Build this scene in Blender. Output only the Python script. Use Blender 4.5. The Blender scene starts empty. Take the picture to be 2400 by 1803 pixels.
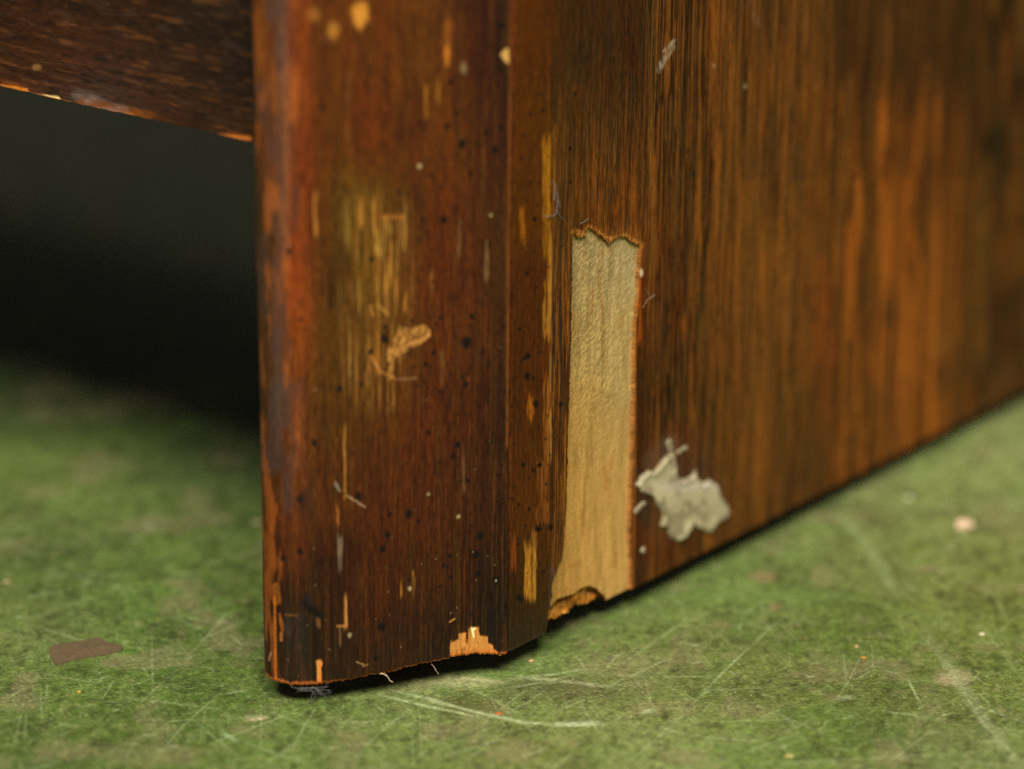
import bpy, math, random
import numpy as np

# ------------------------------------------------------------------ camera
SC = bpy.context.scene
COL = SC.collection
F, CX, CY = 8300.0, 1200.0, 901.5          # focal length and centre of a 2400 x 1803 frame
PITCH, ROLL = math.radians(19.07), 0.0079
CAM = np.array([0.0, 0.0, 0.339])
_f = np.array([0, math.cos(PITCH), -math.sin(PITCH)])
_r0 = np.array([1.0, 0, 0]); _u0 = np.array([0, math.sin(PITCH), math.cos(PITCH)])
_r = _r0 * math.cos(ROLL) + _u0 * math.sin(ROLL)
_u = _u0 * math.cos(ROLL) - _r0 * math.sin(ROLL)

from mathutils import Matrix
cd = bpy.data.cameras.new('camera')
cam = bpy.data.objects.new('camera', cd); COL.objects.link(cam)
cam.matrix_world = Matrix([[_r[0], _u[0], -_f[0], CAM[0]], [_r[1], _u[1], -_f[1], CAM[1]],
                           [_r[2], _u[2], -_f[2], CAM[2]], [0, 0, 0, 1]])
cd.sensor_width = 36; cd.lens = F / 2400 * 36
cd.clip_start = 0.02; cd.clip_end = 50
cd.dof.use_dof = True; cd.dof.focus_distance = 0.832; cd.dof.aperture_fstop = 4.8
SC.camera = cam
SC.view_settings.view_transform = 'Standard'; SC.view_settings.look = 'None'
SC.view_settings.exposure = 0.0; SC.view_settings.gamma = 1.0
SC.cycles.use_denoising = False
SC.cycles.max_bounces = 8

# ------------------------------------------------------------------ light: soft indoor lamps and an added rear fill
W = bpy.data.worlds.new("World"); SC.world = W; W.use_nodes = True
bg = W.node_tree.nodes['Background']
bg.inputs[0].default_value = (1.0, 0.97, 0.92, 1); bg.inputs[1].default_value = 0.07

def area(name, loc, target, size, power, col):
    l = bpy.data.lights.new(name, 'AREA'); l.shape = 'RECTANGLE'; l.size, l.size_y = size
    l.energy = power; l.color = col
    o = bpy.data.objects.new(name, l); COL.objects.link(o); o.location = loc
    from mathutils import Vector
    o.rotation_euler = (Vector(target) - Vector(loc)).to_track_quat('-Z', 'Y').to_euler()
    return o
area('ceiling_lamp', (0.12, -0.5, 1.45), (0.0, 0.85, 0.05), (0.6, 0.45), 32, (1.0, 0.95, 0.86))
area('side_lamp', (-0.5, -0.45, 1.6), (0.0, 0.85, 0.05), (0.45, 0.35), 28, (1.0, 0.97, 0.92))

area('rear_fill', (-0.45, 2.2, 1.7), (-0.15, 1.3, 0.0), (0.7, 0.5), 2.6, (1.0, 0.9, 0.76))  # added unseen fill that brightens the floor behind the cabinet

# ------------------------------------------------------------------ helpers
def ray(px, py):
    return _f + _r * (px - CX) / F - _u * (py - CY) / F
def onz(px, py, z):
    d = ray(px, py); t = (z - CAM[2]) / d[2]; return CAM + d * t
def proj(P):
    v = P - CAM; d = v @ _f
    return CX + F * (v @ _r) / d, CY - F * (v @ _u) / d

_rng = np.random.default_rng(7)
_TAB = [_rng.random((512, 512)).astype(np.float32) for _ in range(6)]
def vn(x, y, seed=0):
    T = _TAB[seed % 6]; x = x + seed * 37.31; y = y + seed * 91.7
    ix = np.floor(x).astype(np.int64); iy = np.floor(y).astype(np.int64)
    fx = x - ix; fy = y - iy; fx = fx * fx * (3 - 2 * fx); fy = fy * fy * (3 - 2 * fy)
    a = T[ix % 512, iy % 512]; b = T[(ix + 1) % 512, iy % 512]
    c = T[ix % 512, (iy + 1) % 512]; d = T[(ix + 1) % 512, (iy + 1) % 512]
    return (a * (1 - fx) + b * fx) * (1 - fy) + (c * (1 - fx) + d * fx) * fy
def fbm(x, y, o=3, seed=0, g=.5):
    s = 0; a = 1; t = 0
    for k in range(o):
        s = s + a * vn(x * 2 ** k, y * 2 ** k, seed + k * 7); t += a; a *= g
    return s / t
def ss(a, b, x):
    t = np.clip((x - a) / (b - a), 0, 1); return t * t * (3 - 2 * t)
def lin(c):
    c = np.asarray(c, dtype=np.float64) / 255
    return np.where(c <= .04045, c / 12.92, ((c + .055) / 1.055) ** 2.4)
GAIN = 1.25
def alb(c): return lin(c) * GAIN

def rbf(px, py, ctrl, sx, sy):
    """smoothly varying stain colour of a surface, from spots of known colour"""
    num = np.zeros(px.shape + (3,)); den = np.zeros(px.shape)
    for x, y, c in ctrl:
        w = 1e-9 + np.exp(-((px - x) / sx) ** 2 - ((py - y) / sy) ** 2) + 1e-3 / (1 + ((px - x) / sx) ** 2 + ((py - y) / sy) ** 2) ** 3
        num += w[..., None] * alb(c); den += w
    return num / den[..., None]
def put(C, m, c, a=1.0):
    C += (m * a)[..., None] * (alb(c) - C)
def seg(px, py, x0, y0, x1, y1, w, soft=1.5):
    dx, dy = x1 - x0, y1 - y0; L = dx * dx + dy * dy + 1e-6
    t = np.clip(((px - x0) * dx + (py - y0) * dy) / L, 0, 1)
    d = np.hypot(px - x0 - t * dx, py - y0 - t * dy)
    return 1 - ss(w / 2, w / 2 + soft, d)
def ell(px, py, cx, cy, rx, ry, soft=.35, n=0):
    d = np.hypot((px - cx) / rx, (py - cy) / ry) + n
    return 1 - ss(1 - soft, 1 + soft, d)
def pdist(px, py, pts):
    d = np.full(px.shape, 1e9)
    for (x0, y0), (x1, y1) in zip(pts, pts[1:] + pts[:1]):
        dx, dy = x1 - x0, y1 - y0; t = np.clip(((px - x0) * dx + (py - y0) * dy) / (dx * dx + dy * dy), 0, 1)
        d = np.minimum(d, np.hypot(px - x0 - t * dx, py - y0 - t * dy))
    return d
def inpoly(px, py, pts):
    m = np.zeros(px.shape, bool); n = len(pts)
    for i in range(n):
        x0, y0 = pts[i]; x1, y1 = pts[(i + 1) % n]
        if y0 == y1: continue
        c = ((y0 > py) != (y1 > py)) & (px < (x1 - x0) * (py - y0) / (y1 - y0) + x0)
        m ^= c
    return m

def make_mesh(name, V, Q, attrs, mat, parent=None, smooth=None):
    me = bpy.data.meshes.new(name)
    V = np.ascontiguousarray(V, np.float32); Q = np.ascontiguousarray(Q, np.int32)
    me.vertices.add(len(V)); me.vertices.foreach_set('co', V.ravel())
    me.loops.add(Q.size); me.loops.foreach_set('vertex_index', Q.ravel())
    me.polygons.add(len(Q)); me.polygons.foreach_set('loop_start', np.arange(len(Q), dtype=np.int32) * 4)
    me.update(calc_edges=True)
    if smooth is not None: me.polygons.foreach_set('use_smooth', smooth)
    for k, (t, A) in attrs.items():
        at = me.attributes.new(k, t, 'POINT')
        at.data.foreach_set('color' if t == 'FLOAT_COLOR' else 'vector', np.ascontiguousarray(A, np.float32).ravel())
    me.materials.append(mat)
    o = bpy.data.objects.new(name, me); COL.objects.link(o); o.parent = parent
    return o

def sheet(name, P, N, C, G, keep, depth, wallcol, mat, parent=None, rough=None):
    """a real sheet of material: grid surface with holes, and walls of thickness `depth` along every edge"""
    nr, nc = P.shape[:2]
    idx = np.arange(nr * nc).reshape(nr, nc)
    r, c = np.nonzero(keep)
    Q = np.stack([idx[r, c], idx[r, c + 1], idx[r + 1, c + 1], idx[r + 1, c]], 1)
    kp = np.pad(keep, 1)
    E = []
    k = keep
    for dr, dc, a, b in ((-1, 0, (0, 0), (0, 1)), (1, 0, (1, 1), (1, 0)), (0, -1, (1, 0), (0, 0)), (0, 1, (0, 1), (1, 1))):
        nb = kp[1 + dr:1 + dr + k.shape[0], 1 + dc:1 + dc + k.shape[1]]
        r, c = np.nonzero(k & ~nb)
        E.append(np.stack([idx[r + a[0], c + a[1]], idx[r + b[0], c + b[1]]], 1))
    E = np.concatenate(E)
    used = np.unique(Q); rm = -np.ones(nr * nc, int); rm[used] = np.arange(len(used))
    Pf, Nf, Cf, Gf = P.reshape(-1, 3), N.reshape(-1, 3), C.reshape(-1, 3), G.reshape(-1, 3)
    we = np.unique(E); wm = -np.ones(nr * nc, int); wm[we] = np.arange(len(we))
    n0, n1 = len(used), len(we)
    V = np.concatenate([Pf[used], Pf[we], Pf[we] - Nf[we] * depth])
    wc = alb(wallcol) * (0.7 + 0.6 * fbm(Gf[we, 0] * 3, Gf[we, 1] * 3, 2, 3))[:, None]
    CC = np.concatenate([Cf[used], wc, wc * .8]); GG = np.concatenate([Gf[used], Gf[we], Gf[we]])
    Q1 = rm[Q]
    Q2 = np.stack([n0 + wm[E[:, 1]], n0 + wm[E[:, 0]], n0 + n1 + wm[E[:, 0]], n0 + n1 + wm[E[:, 1]]], 1)
    CC = np.concatenate([CC, np.ones((len(CC), 1))], 1)
    sm = np.concatenate([np.ones(len(Q1), bool), np.zeros(len(Q2), bool)])
    return make_mesh(name, V, np.concatenate([Q1, Q2]), {'tint': ('FLOAT_COLOR', CC), 'grain': ('FLOAT_VECTOR', GG)}, mat, parent, sm)

# ------------------------------------------------------------------ materials
def nodes(name):
    m = bpy.data.materials.new(name); m.use_nodes = True
    return m, m.node_tree, m.node_tree.nodes['Principled BSDF']
def link(nt, a, b): nt.links.new(a, b)
def math_node(nt, op, a, b=None, clamp=False):
    n = nt.nodes.new('ShaderNodeMath'); n.operation = op; n.use_clamp = clamp
    for i, v in enumerate((a, b)):
        if v is None: continue
        if isinstance(v, (int, float)): n.inputs[i].default_value = v
        else: nt.links.new(v, n.inputs[i])
    return n.outputs[0]
def noise(nt, vec, scale, detail=3, rough=.5, mapping=None):
    if mapping:
        mp = nt.nodes.new('ShaderNodeVectorMath'); mp.operation = 'MULTIPLY'
        nt.links.new(vec, mp.inputs[0]); mp.inputs[1].default_value = mapping; vec = mp.outputs[0]
    n = nt.nodes.new('ShaderNodeTexNoise'); n.inputs['Scale'].default_value = scale
    n.inputs['Detail'].default_value = detail; n.inputs['Roughness'].default_value = rough
    nt.links.new(vec, n.inputs['Vector']); return n.outputs['Fac']
def ramp(nt, fac, stops):
    n = nt.nodes.new('ShaderNodeValToRGB'); e = n.color_ramp.elements
    while len(e) < len(stops): e.new(.5)
    for q, (p, v) in zip(e, stops):
        q.position = p; q.color = (v, v, v, 1) if isinstance(v, (int, float)) else (*v, 1)
    nt.links.new(fac, n.inputs[0]); return n.outputs[0]
def mixmul(nt, a, b):
    n = nt.nodes.new('ShaderNodeMix'); n.data_type = 'RGBA'; n.blend_type = 'MULTIPLY'; n.inputs[0].default_value = 1
    nt.links.new(a, n.inputs[6]); nt.links.new(b, n.inputs[7]); return n.outputs[2]

def wood_material(name, stretch=(5.0, .35, 1), lo=.42, hi=1.6, rough=(.42, .68), bump=.00004, spec=.17, coat=0.0):
    m, nt, p = nodes(name)
    a = nt.nodes.new('ShaderNodeAttribute'); a.attribute_name = 'tint'
    g = nt.nodes.new('ShaderNodeAttribute'); g.attribute_name = 'grain'
    n1 = noise(nt, g.outputs['Vector'], 1, 4, .6, stretch)
    n2 = noise(nt, g.outputs['Vector'], 1, 2, .6, (stretch[0] * .33, stretch[1] * .5, 1))
    k = ramp(nt, n1, [(.3, lo), (.7, hi)])
    p.inputs['Specular IOR Level'].default_value = spec
    link(nt, mixmul(nt, a.outputs['Color'], k), p.inputs['Base Color'])
    rr = math_node(nt, 'MULTIPLY_ADD', n2, rough[1] - rough[0]); rr.node.inputs[2].default_value = rough[0]
    link(nt, rr, p.inputs['Roughness'])
    p.inputs['Coat Weight'].default_value = coat; p.inputs['Coat Roughness'].default_value = .25
    b = nt.nodes.new('ShaderNodeBump'); b.inputs['Distance'].default_value = bump; b.inputs['Strength'].default_value = 1
    link(nt, n1, b.inputs['Height']); link(nt, b.outputs[0], p.inputs['Normal'])
    return m
M_WOOD = wood_material('aged_varnished_veneer', coat=.0)
M_BARE = wood_material('bare_wood', (2.2, 1.3, 1), .8, 1.2, (.75, .9), .00009, .2)
M_CORE = wood_material('torn_core_wood', (1.5, .5, 1), .6, 1.35, (.75, .9), .0003, .2)

def plain(name, c, rough=.8, spec=.3, bump=0.0, scale=2000):
    m, nt, p = nodes(name)
    tc = nt.nodes.new('ShaderNodeTexCoord')
    n1 = noise(nt, tc.outputs['Object'], scale, 4, .6)
    k = ramp(nt, n1, [(.3, tuple(alb(c) * .7)), (.7, tuple(alb(c) * 1.25))])
    link(nt, k, p.inputs['Base Color']); p.inputs['Roughness'].default_value = rough
    p.inputs['Specular IOR Level'].default_value = spec
    if bump:
        b = nt.nodes.new('ShaderNodeBump'); b.inputs['Distance'].default_value = bump
        link(nt, n1, b.inputs['Height']); link(nt, b.outputs[0], p.inputs['Normal'])
    return m

def thing(o, label, cat, group=None):
    o['label'] = label; o['category'] = cat
    if group: o['group'] = group
    return o

# ------------------------------------------------------------------ the floor
ZB = 0.0060       # the cabinet's lower edge stands this far off the floor
def axis(*seg_):
    """samples a line at a changing step: (start, end, step) ..."""
    out = []
    for a, b, s in seg_:
        n = max(1, int(round((b - a) / s))); out += list(np.linspace(a, b, n, endpoint=False))
    out.append(seg_[-1][1]); return np.array(out)

xs = axis((-3, -.7, .1), (-.7, -.3, .006), (-.3, -.13, .002), (-.13, .15, .00034), (.15, .34, .002), (.34, .75, .006), (.75, 3, .1))
ys = axis((-1, .6, .1), (.6, .68, .003), (.68, .87, .00062), (.87, 1.0, .0015), (1.0, 1.4, .004), (1.4, 5, .15))
X, Y = np.meshgrid(xs, ys)
P = np.stack([X, Y, np.zeros_like(X)], -1)
v = P - CAM; d = np.maximum(v @ _f, .05)
px = np.clip(CX + F * (v @ _r) / d, -3000, 6000); py = np.clip(CY - F * (v @ _u) / d, -3000, 6000)
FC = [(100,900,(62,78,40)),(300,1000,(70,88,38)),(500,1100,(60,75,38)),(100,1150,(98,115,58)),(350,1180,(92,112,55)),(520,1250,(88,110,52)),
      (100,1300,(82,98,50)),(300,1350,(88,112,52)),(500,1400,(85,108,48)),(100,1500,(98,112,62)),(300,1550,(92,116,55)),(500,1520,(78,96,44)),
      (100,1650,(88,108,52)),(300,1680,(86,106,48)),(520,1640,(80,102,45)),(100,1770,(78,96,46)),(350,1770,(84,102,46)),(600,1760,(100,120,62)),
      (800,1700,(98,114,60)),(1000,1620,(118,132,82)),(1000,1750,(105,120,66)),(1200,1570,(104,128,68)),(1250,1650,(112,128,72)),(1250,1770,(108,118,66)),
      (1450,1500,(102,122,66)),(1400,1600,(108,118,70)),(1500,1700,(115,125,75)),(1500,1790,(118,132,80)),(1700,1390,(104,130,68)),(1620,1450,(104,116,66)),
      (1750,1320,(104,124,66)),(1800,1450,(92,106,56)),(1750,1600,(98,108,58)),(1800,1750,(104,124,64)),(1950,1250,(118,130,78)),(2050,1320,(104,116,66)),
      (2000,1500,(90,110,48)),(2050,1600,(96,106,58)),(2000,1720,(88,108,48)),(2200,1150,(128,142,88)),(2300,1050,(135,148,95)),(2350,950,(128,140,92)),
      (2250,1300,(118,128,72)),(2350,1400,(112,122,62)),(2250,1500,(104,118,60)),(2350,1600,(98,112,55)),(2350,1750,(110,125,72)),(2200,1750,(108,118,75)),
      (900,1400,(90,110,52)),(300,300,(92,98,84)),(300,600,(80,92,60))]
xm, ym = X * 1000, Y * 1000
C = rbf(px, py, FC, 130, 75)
n1 = fbm(xm * .12, ym * .09, 4, 1); n2 = fbm(xm * .45, ym * .38, 3, 2); n3 = fbm(xm * 1.3, ym * 1.1, 2, 3)
n4 = fbm(xm * .05, ym * .04, 2, 5)
C *= (0.42 + .62 * n1 + .36 * n2 + .14 * n3 + .05)[..., None]
put(C, ss(.56, .74, fbm(xm * .16, ym * .11, 4, 11)) * ss(.35, .6, n3), (54, 56, 26), .6)
put(C, ss(.5, .68, fbm(xm * .9, ym * .8, 3, 31)), (150, 160, 108), .2); put(C, ss(.52, .68, fbm(xm * 1.1, ym * .9, 3, 37)), (60, 68, 30), .2)      # grime worn into the paint
put(C, ss(.58, .72, fbm(xm * .5, ym * .35, 4, 13)), (54, 58, 26), .5)
put(C, ss(.55, .75, fbm(xm * .09, ym * .08, 3, 17)), (138, 128, 100), .42)     # scuffed, greyer areas
put(C, ss(.6, .72, fbm(xm * .1, ym * .1, 3, 23)), (100, 128, 64), .25)           # cleaner green
put(C, ss(.66, .8, fbm(xm * .35, ym * .25, 3, 29)), (150, 146, 108), .28)
def wob(k): return 3 * (fbm(px * .02, py * .02, 2, k) - .5)
put(C, ell(px, py, 1740, 1395, 230, 24, .6), (112, 140, 76), .35)
put(C, ell(px, py, 1180, 1568, 130, 20, .6), (106, 132, 72), .3)
put(C, ell(px, py, 1300, 1612, 130, 26, .7, wob(4) * .3), (84, 78, 56), .6)
put(C, ell(px, py, 1080, 1598, 90, 12, .7, wob(5) * .3), (178, 176, 138), .5)
put(C, ell(px, py, 1100, 1650, 70, 24, .7, wob(6) * .3), (72, 72, 28), .6)
put(C, ell(px, py, 1790, 1352, 30, 12, .5), (150, 124, 98), .6)
put(C, ell(px, py, 1815, 1422, 16, 8, .5), (150, 126, 100), .5)
put(C, ell(px, py, 1925, 1350, 26, 24, .5), (140, 138, 100), .6)
put(C, ell(px, py, 2240, 1590, 40, 16, .6, wob(7) * .3), (170, 158, 130), .7)
put(C, ell(px, py, 240, 1742, 30, 14, .6), (44, 38, 18), .5)
SCR = []      # (points, width, colour, strength)
def sc(pts, w, c, a=.8): SCR.append((pts, w, c, a))
PALE = (186, 200, 158)
sc([(880,1610),(1010,1638),(1100,1666),(1220,1692),(1330,1701),(1415,1698)], 3.2, (186, 198, 160), .7)
sc([(885,1628),(1000,1655),(1140,1684)], 3, PALE, .8); sc([(920,1618),(1040,1652),(1180,1680)], 3, PALE, .45)
sc([(1290,1698),(1415,1695)], 8, (205, 220, 190), .75); sc([(1130,1674),(1250,1698)], 7, PALE, .45)
sc([(1000,1580),(1090,1590),(1190,1600)], 6, (190, 184, 150), .6); sc([(1195,1586),(1330,1597),(1440,1612)], 6, (176, 180, 145), .55)
sc([(1195,1592),(1300,1580),(1390,1566)], 3, PALE, .5)
for a in ([(1168,1666),(1237,1614)], [(1180,1675),(1250,1640)], [(1285,1675),(1400,1628)], [(1440,1602),(1580,1538)], [(1448,1562),(1620,1445)],
          [(1460,1800),(1545,1725),(1620,1660)], [(1070,1802),(1150,1740)], [(835,1768),(900,1710),(975,1652)], [(965,1718),(970,1802)],
          [(982,1650),(990,1780)], [(1508,1578),(1524,1640),(1532,1665)], [(1050,1772),(1180,1730)], [(1100,1610),(1230,1680)],
          [(1325,1635),(1332,1680)], [(1350,1535),(1380,1580)], [(1640,1632),(1750,1522)], [(1600,1668),(1660,1618),(1840,1610)],
          [(2032,1512),(1990,1595),(1952,1650)], [(1975,1520),(1984,1600)], [(2060,1665),(2195,1684)], [(1640,1625),(1760,1515),(1850,1430)],
          [(2290,1455),(2350,1530),(2400,1600)], [(1700,1780),(1880,1715)], [(1720,1795),(1990,1780),(2330,1760)],
          [(355,1472),(358,1638)], [(310,1634),(420,1650),(530,1664)], [(238,1642),(268,1592)], [(94,1596),(98,1690)], [(52,1665),(32,1752)],
          [(482,1658),(468,1745)], [(62,1665),(58,1740)], [(108,1640),(112,1600)], [(345,1802),(430,1700),(520,1620)], [(392,1690),(394,1735)],
          [(600,1802),(700,1740)], [(535,1668),(536,1705)], [(612,1640),(610,1760)], [(450,1530),(530,1440),(532,1400)], [(1290,1802),(1345,1765)],
          [(520,1690),(640,1672)], [(2060,1802),(2200,1700)], [(1520,1695),(1522,1790)], [(0,1650),(60,1610)]):
    sc(a, 1.6, PALE, .33)
sc([(2128,1592),(2155,1645)], 3, PALE, .85); sc([(575,1688),(632,1681)], 4, (214, 196, 168), .85)
sc([(520,1718),(555,1735)], 8, (170, 196, 150), .6); sc([(1970,1636),(2000,1634)], 8, (190, 200, 165), .6)
sc([(1500,1672),(1530,1664)], 6, PALE, .7)
sc([(1955,1180),(2040,1290),(2112,1398)], 24, (146, 164, 116), .6)
sc([(2160,1465),(2230,1570),(2300,1675),(2400,1815)], 24, (150, 158, 122), .55)
sc([(2225,1560),(2300,1690),(2420,1815)], 2.5, PALE, .25)
sc([(1680,1380),(2000,1400),(2260,1470)], 10, (110, 140, 76), .3)
R = random.Random(5)
for i in range(900):
    x, y = R.uniform(-50, 2450), R.uniform(1150, 1850)
    L = R.uniform(8, 70) if R.random() < .85 else R.uniform(80, 300); a = R.uniform(0, math.pi)
    dx, dy = L * math.cos(a), L * math.sin(a) * .42
    mx, my = x + dx / 2 + R.uniform(-6, 6), y + dy / 2 + R.uniform(-3, 3)
    sc([(x, y), (mx, my), (x + dx, y + dy)], R.uniform(.6, 1.4), PALE if R.random() < .75 else (52, 50, 22), R.uniform(.15, .45))
Z = np.zeros_like(X)
for pts, w, c, a in SCR:
    x0 = min(p[0] for p in pts) - w - 4; x1 = max(p[0] for p in pts) + w + 4
    y0 = min(p[1] for p in pts) - w - 4; y1 = max(p[1] for p in pts) + w + 4
    r, cc = np.nonzero((px > x0) & (px < x1) & (py > y0) & (py < y1))
    if not len(r): continue
    qx, qy = px[r, cc], py[r, cc]; m = np.zeros(len(r))
    for (ax, ay), (bx, by) in zip(pts, pts[1:]):
        m = np.maximum(m, seg(qx, qy, ax, ay, bx, by, w * .4, 1.8 + w * .6))
    Ls = sum(math.hypot(b_[0] - a_[0], b_[1] - a_[1]) for a_, b_ in zip(pts, pts[1:]))
    e_ = np.minimum(np.hypot(qx - pts[0][0], qy - pts[0][1]), np.hypot(qx - pts[-1][0], qy - pts[-1][1]))
    m = m * np.clip(.15 + e_ / (.3 * Ls), 0, 1)
    brk = .45 + .75 * vn(qx * .06 + w, qy * .06, 4)
    m = m * a * np.clip(brk, 0, 1)
    Z[r, cc] -= m * 3e-5 * min(w / 3, 1.5)
    C[r, cc] += m[:, None] * (alb(c) - C[r, cc])
for i in range(700):      # pale and dark specks trodden in
    x, y = R.uniform(0, 2400), R.uniform(1250, 1803); q = R.uniform(1.0, 2.4)
    r, cc = np.nonzero((abs(px - x) < 7) & (abs(py - y) < 7)) if False else (None, None)
    SCR.append((x, y, q))
spk = SCR[-700:]
vis = (py > 1240) & (py < 1810) & (px > -5) & (px < 2405)
vr, vc = np.nonzero(vis); vx, vy = px[vr, vc], py[vr, vc]
cell = {}
H = np.zeros((2500, 700, 1), np.float32)
for x, y, q in spk:
    ix, iy = int(x), int(y) - 1200
    for a in range(-4, 5):
        for b in range(-3, 4):
            H[min(2499, ix + 10 + a), min(699, max(0, iy + b)), 0] = max(H[min(2499, ix + 10 + a), min(699, max(0, iy + b)), 0], max(0, 1 - math.hypot(a / q / 1.4, b / q)))
m = H[np.clip(vx + 10, 0, 2499).astype(int), np.clip(vy - 1200, 0, 699).astype(int), 0]
sel = vn(vx * .03, vy * .03, 2) > .35
cc3 = np.where((sel)[:, None], alb((190, 182, 140)), alb((150, 100, 40)))
C[vr, vc] += (np.clip(m * 1.5, 0, 1) * .6)[:, None] * (cc3 - C[vr, vc])
Z += (n2 - .5) * 6e-5
P[..., 2] = Z - 2e-5

fm, nt, p = nodes('worn_green_paint')
a = nt.nodes.new('ShaderNodeAttribute'); a.attribute_name = 'tint'
g = nt.nodes.new('ShaderNodeAttribute'); g.attribute_name = 'grain'
q1 = noise(nt, g.outputs['Vector'], 1.3, 5, .75); q2 = noise(nt, g.outputs['Vector'], .6, 3, .6)
def rotv(ang, sx, sy):
    mp = nt.nodes.new('ShaderNodeMapping'); mp.inputs['Rotation'].default_value = (0, 0, ang)
    m2 = nt.nodes.new('ShaderNodeVectorMath'); m2.operation = 'MULTIPLY'; m2.inputs[1].default_value = (sx, sy, 1)
    link(nt, g.outputs['Vector'], mp.inputs[0]); link(nt, mp.outputs[0], m2.inputs[0]); return m2.outputs[0]
s1 = noise(nt, rotv(.9, .35, 2.6), 1, 3, .6); s2 = noise(nt, rotv(-.5, .3, 2.2), 1, 3, .6)
k1 = ramp(nt, q1, [(.3, .6), (.5, 1.0), (.68, 1.3)])
k2 = ramp(nt, s1, [(.32, .6), (.5, 1.0), (.68, 1.4)]); k3 = ramp(nt, s2, [(.32, .6), (.5, 1.0), (.68, 1.4)])
k = mixmul(nt, k1, mixmul(nt, k2, k3))
tintc = a.outputs['Color']
for i_, (ang, thr) in enumerate(((.35, .70), (-.7, .71), (1.25, .705), (2.3, .71), (.05, .70))):
    nz_ = noise(nt, rotv(ang, .035 + .012 * i_, 2.6 + .5 * i_), 1, 1.5, .55)
    ml = ramp(nt, nz_, [(thr, 0.0), (thr + .03, .5)])
    mx = nt.nodes.new('ShaderNodeMix'); mx.data_type = 'RGBA'; mx.inputs[7].default_value = (*alb((168, 178, 128)), 1)
    link(nt, ml, mx.inputs[0]); link(nt, tintc, mx.inputs[6]); tintc = mx.outputs[2]
link(nt, mixmul(nt, tintc, k), p.inputs['Base Color'])
rr = math_node(nt, 'MULTIPLY_ADD', q2, .35); rr.node.inputs[2].default_value = .42
link(nt, rr, p.inputs['Roughness']); p.inputs['Specular IOR Level'].default_value = .35
b = nt.nodes.new('ShaderNodeBump'); b.inputs['Distance'].default_value = .00012
link(nt, q1, b.inputs['Height']); link(nt, b.outputs[0], p.inputs['Normal'])
nr, nc = X.shape; idx = np.arange(nr * nc).reshape(nr, nc)
Q = np.stack([idx[:-1, :-1], idx[:-1, 1:], idx[1:, 1:], idx[1:, :-1]], -1).reshape(-1, 4)
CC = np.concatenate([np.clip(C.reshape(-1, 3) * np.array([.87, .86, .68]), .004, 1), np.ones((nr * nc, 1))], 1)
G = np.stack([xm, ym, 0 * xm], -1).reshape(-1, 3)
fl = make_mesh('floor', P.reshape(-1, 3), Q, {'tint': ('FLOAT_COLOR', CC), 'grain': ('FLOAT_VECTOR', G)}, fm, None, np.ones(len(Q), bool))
fl['kind'] = 'structure'

# ------------------------------------------------------------------ the cabinet
TOP = 0.40
cab = bpy.data.objects.new('cabinet', None); COL.objects.link(cab)
cab.location = (0, 0, 0)
thing(cab, 'old dark varnished wood cabinet with chipped post and a bare strip on its side', 'cabinet')

# --- side panel frame
S0 = onz(1193, 1528.5, ZB); S1 = onz(2400, 911.5, ZB)
DS = (S1 - S0); DS[2] = 0; DS /= np.linalg.norm(DS)
NS = np.array([DS[1], -DS[0], 0.0])                    # outward, towards the camera's right
if NS @ (CAM - S0) < 0: NS = -NS

STAIN = [(p_[0], p_[1], p_[2]) for p_ in [
 (620,50,(105,60,28)),(650,50,(100,62,42)),(680,50,(125,46,9)),(740,50,(90,48,11)),(800,100,(95,50,10)),(900,100,(95,48,9)),(1000,100,(95,55,14)),(1060,120,(85,45,11)),(1120,100,(65,30,9)),(1165,60,(45,22,12)),(1180,200,(55,28,14)),
 (640,300,(102,58,32)),(665,300,(82,58,48)),(700,330,(130,55,10)),(760,330,(85,48,15)),(850,330,(100,48,9)),(950,330,(88,45,12)),(1050,350,(95,50,11)),(1130,330,(72,32,9)),(1170,330,(60,32,14)),
 (640,520,(72,50,38)),(700,500,(120,50,9)),(760,520,(85,52,18)),(830,500,(100,78,28)),(900,520,(95,65,22)),(960,520,(70,38,11)),(1040,500,(95,45,11)),(1120,520,(80,42,12)),(1170,500,(65,35,15)),
 (630,640,(70,50,38)),(690,640,(140,56,11)),(745,650,(90,55,20)),(790,650,(60,35,12)),(860,640,(105,77,26)),(920,640,(95,65,20)),(980,650,(95,45,11)),(1100,650,(85,40,11)),(1170,650,(65,38,18)),
 (640,800,(80,50,30)),(700,780,(135,65,14)),(760,800,(85,58,18)),(860,800,(88,62,20)),(960,850,(85,45,12)),(1050,800,(90,45,11)),(1120,800,(75,38,14)),(1170,820,(62,35,20)),
 (645,900,(65,45,32)),(690,920,(120,62,20)),(740,920,(80,50,18)),(800,920,(80,50,14)),(900,900,(85,48,14)),(1000,920,(85,40,10)),(1100,920,(72,35,12)),(1170,950,(55,28,18)),
 (630,1100,(75,40,15)),(700,1150,(95,50,18)),(780,1150,(80,42,12)),(900,1200,(78,38,9)),(1000,1200,(82,40,9)),(1100,1200,(65,32,10)),(1170,1200,(58,30,15)),
 (640,1280,(45,28,18)),(690,1250,(100,48,18)),(720,1330,(50,26,16)),(800,1350,(55,28,10)),(900,1350,(68,34,10)),(1000,1350,(70,36,10)),(1100,1350,(52,26,10)),(1170,1350,(42,24,14)),
 (640,1450,(48,28,16)),(700,1500,(32,26,22)),(760,1480,(42,24,14)),(850,1480,(62,32,10)),(950,1480,(60,30,10)),(1020,1500,(48,28,14)),(1150,1470,(28,25,24)),(1180,1500,(35,26,20)),
 (650,1560,(60,35,18)),(700,1570,(35,28,22)),(800,1570,(45,26,14)),(900,1560,(50,30,16)),(1000,1530,(42,30,22))]]
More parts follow.
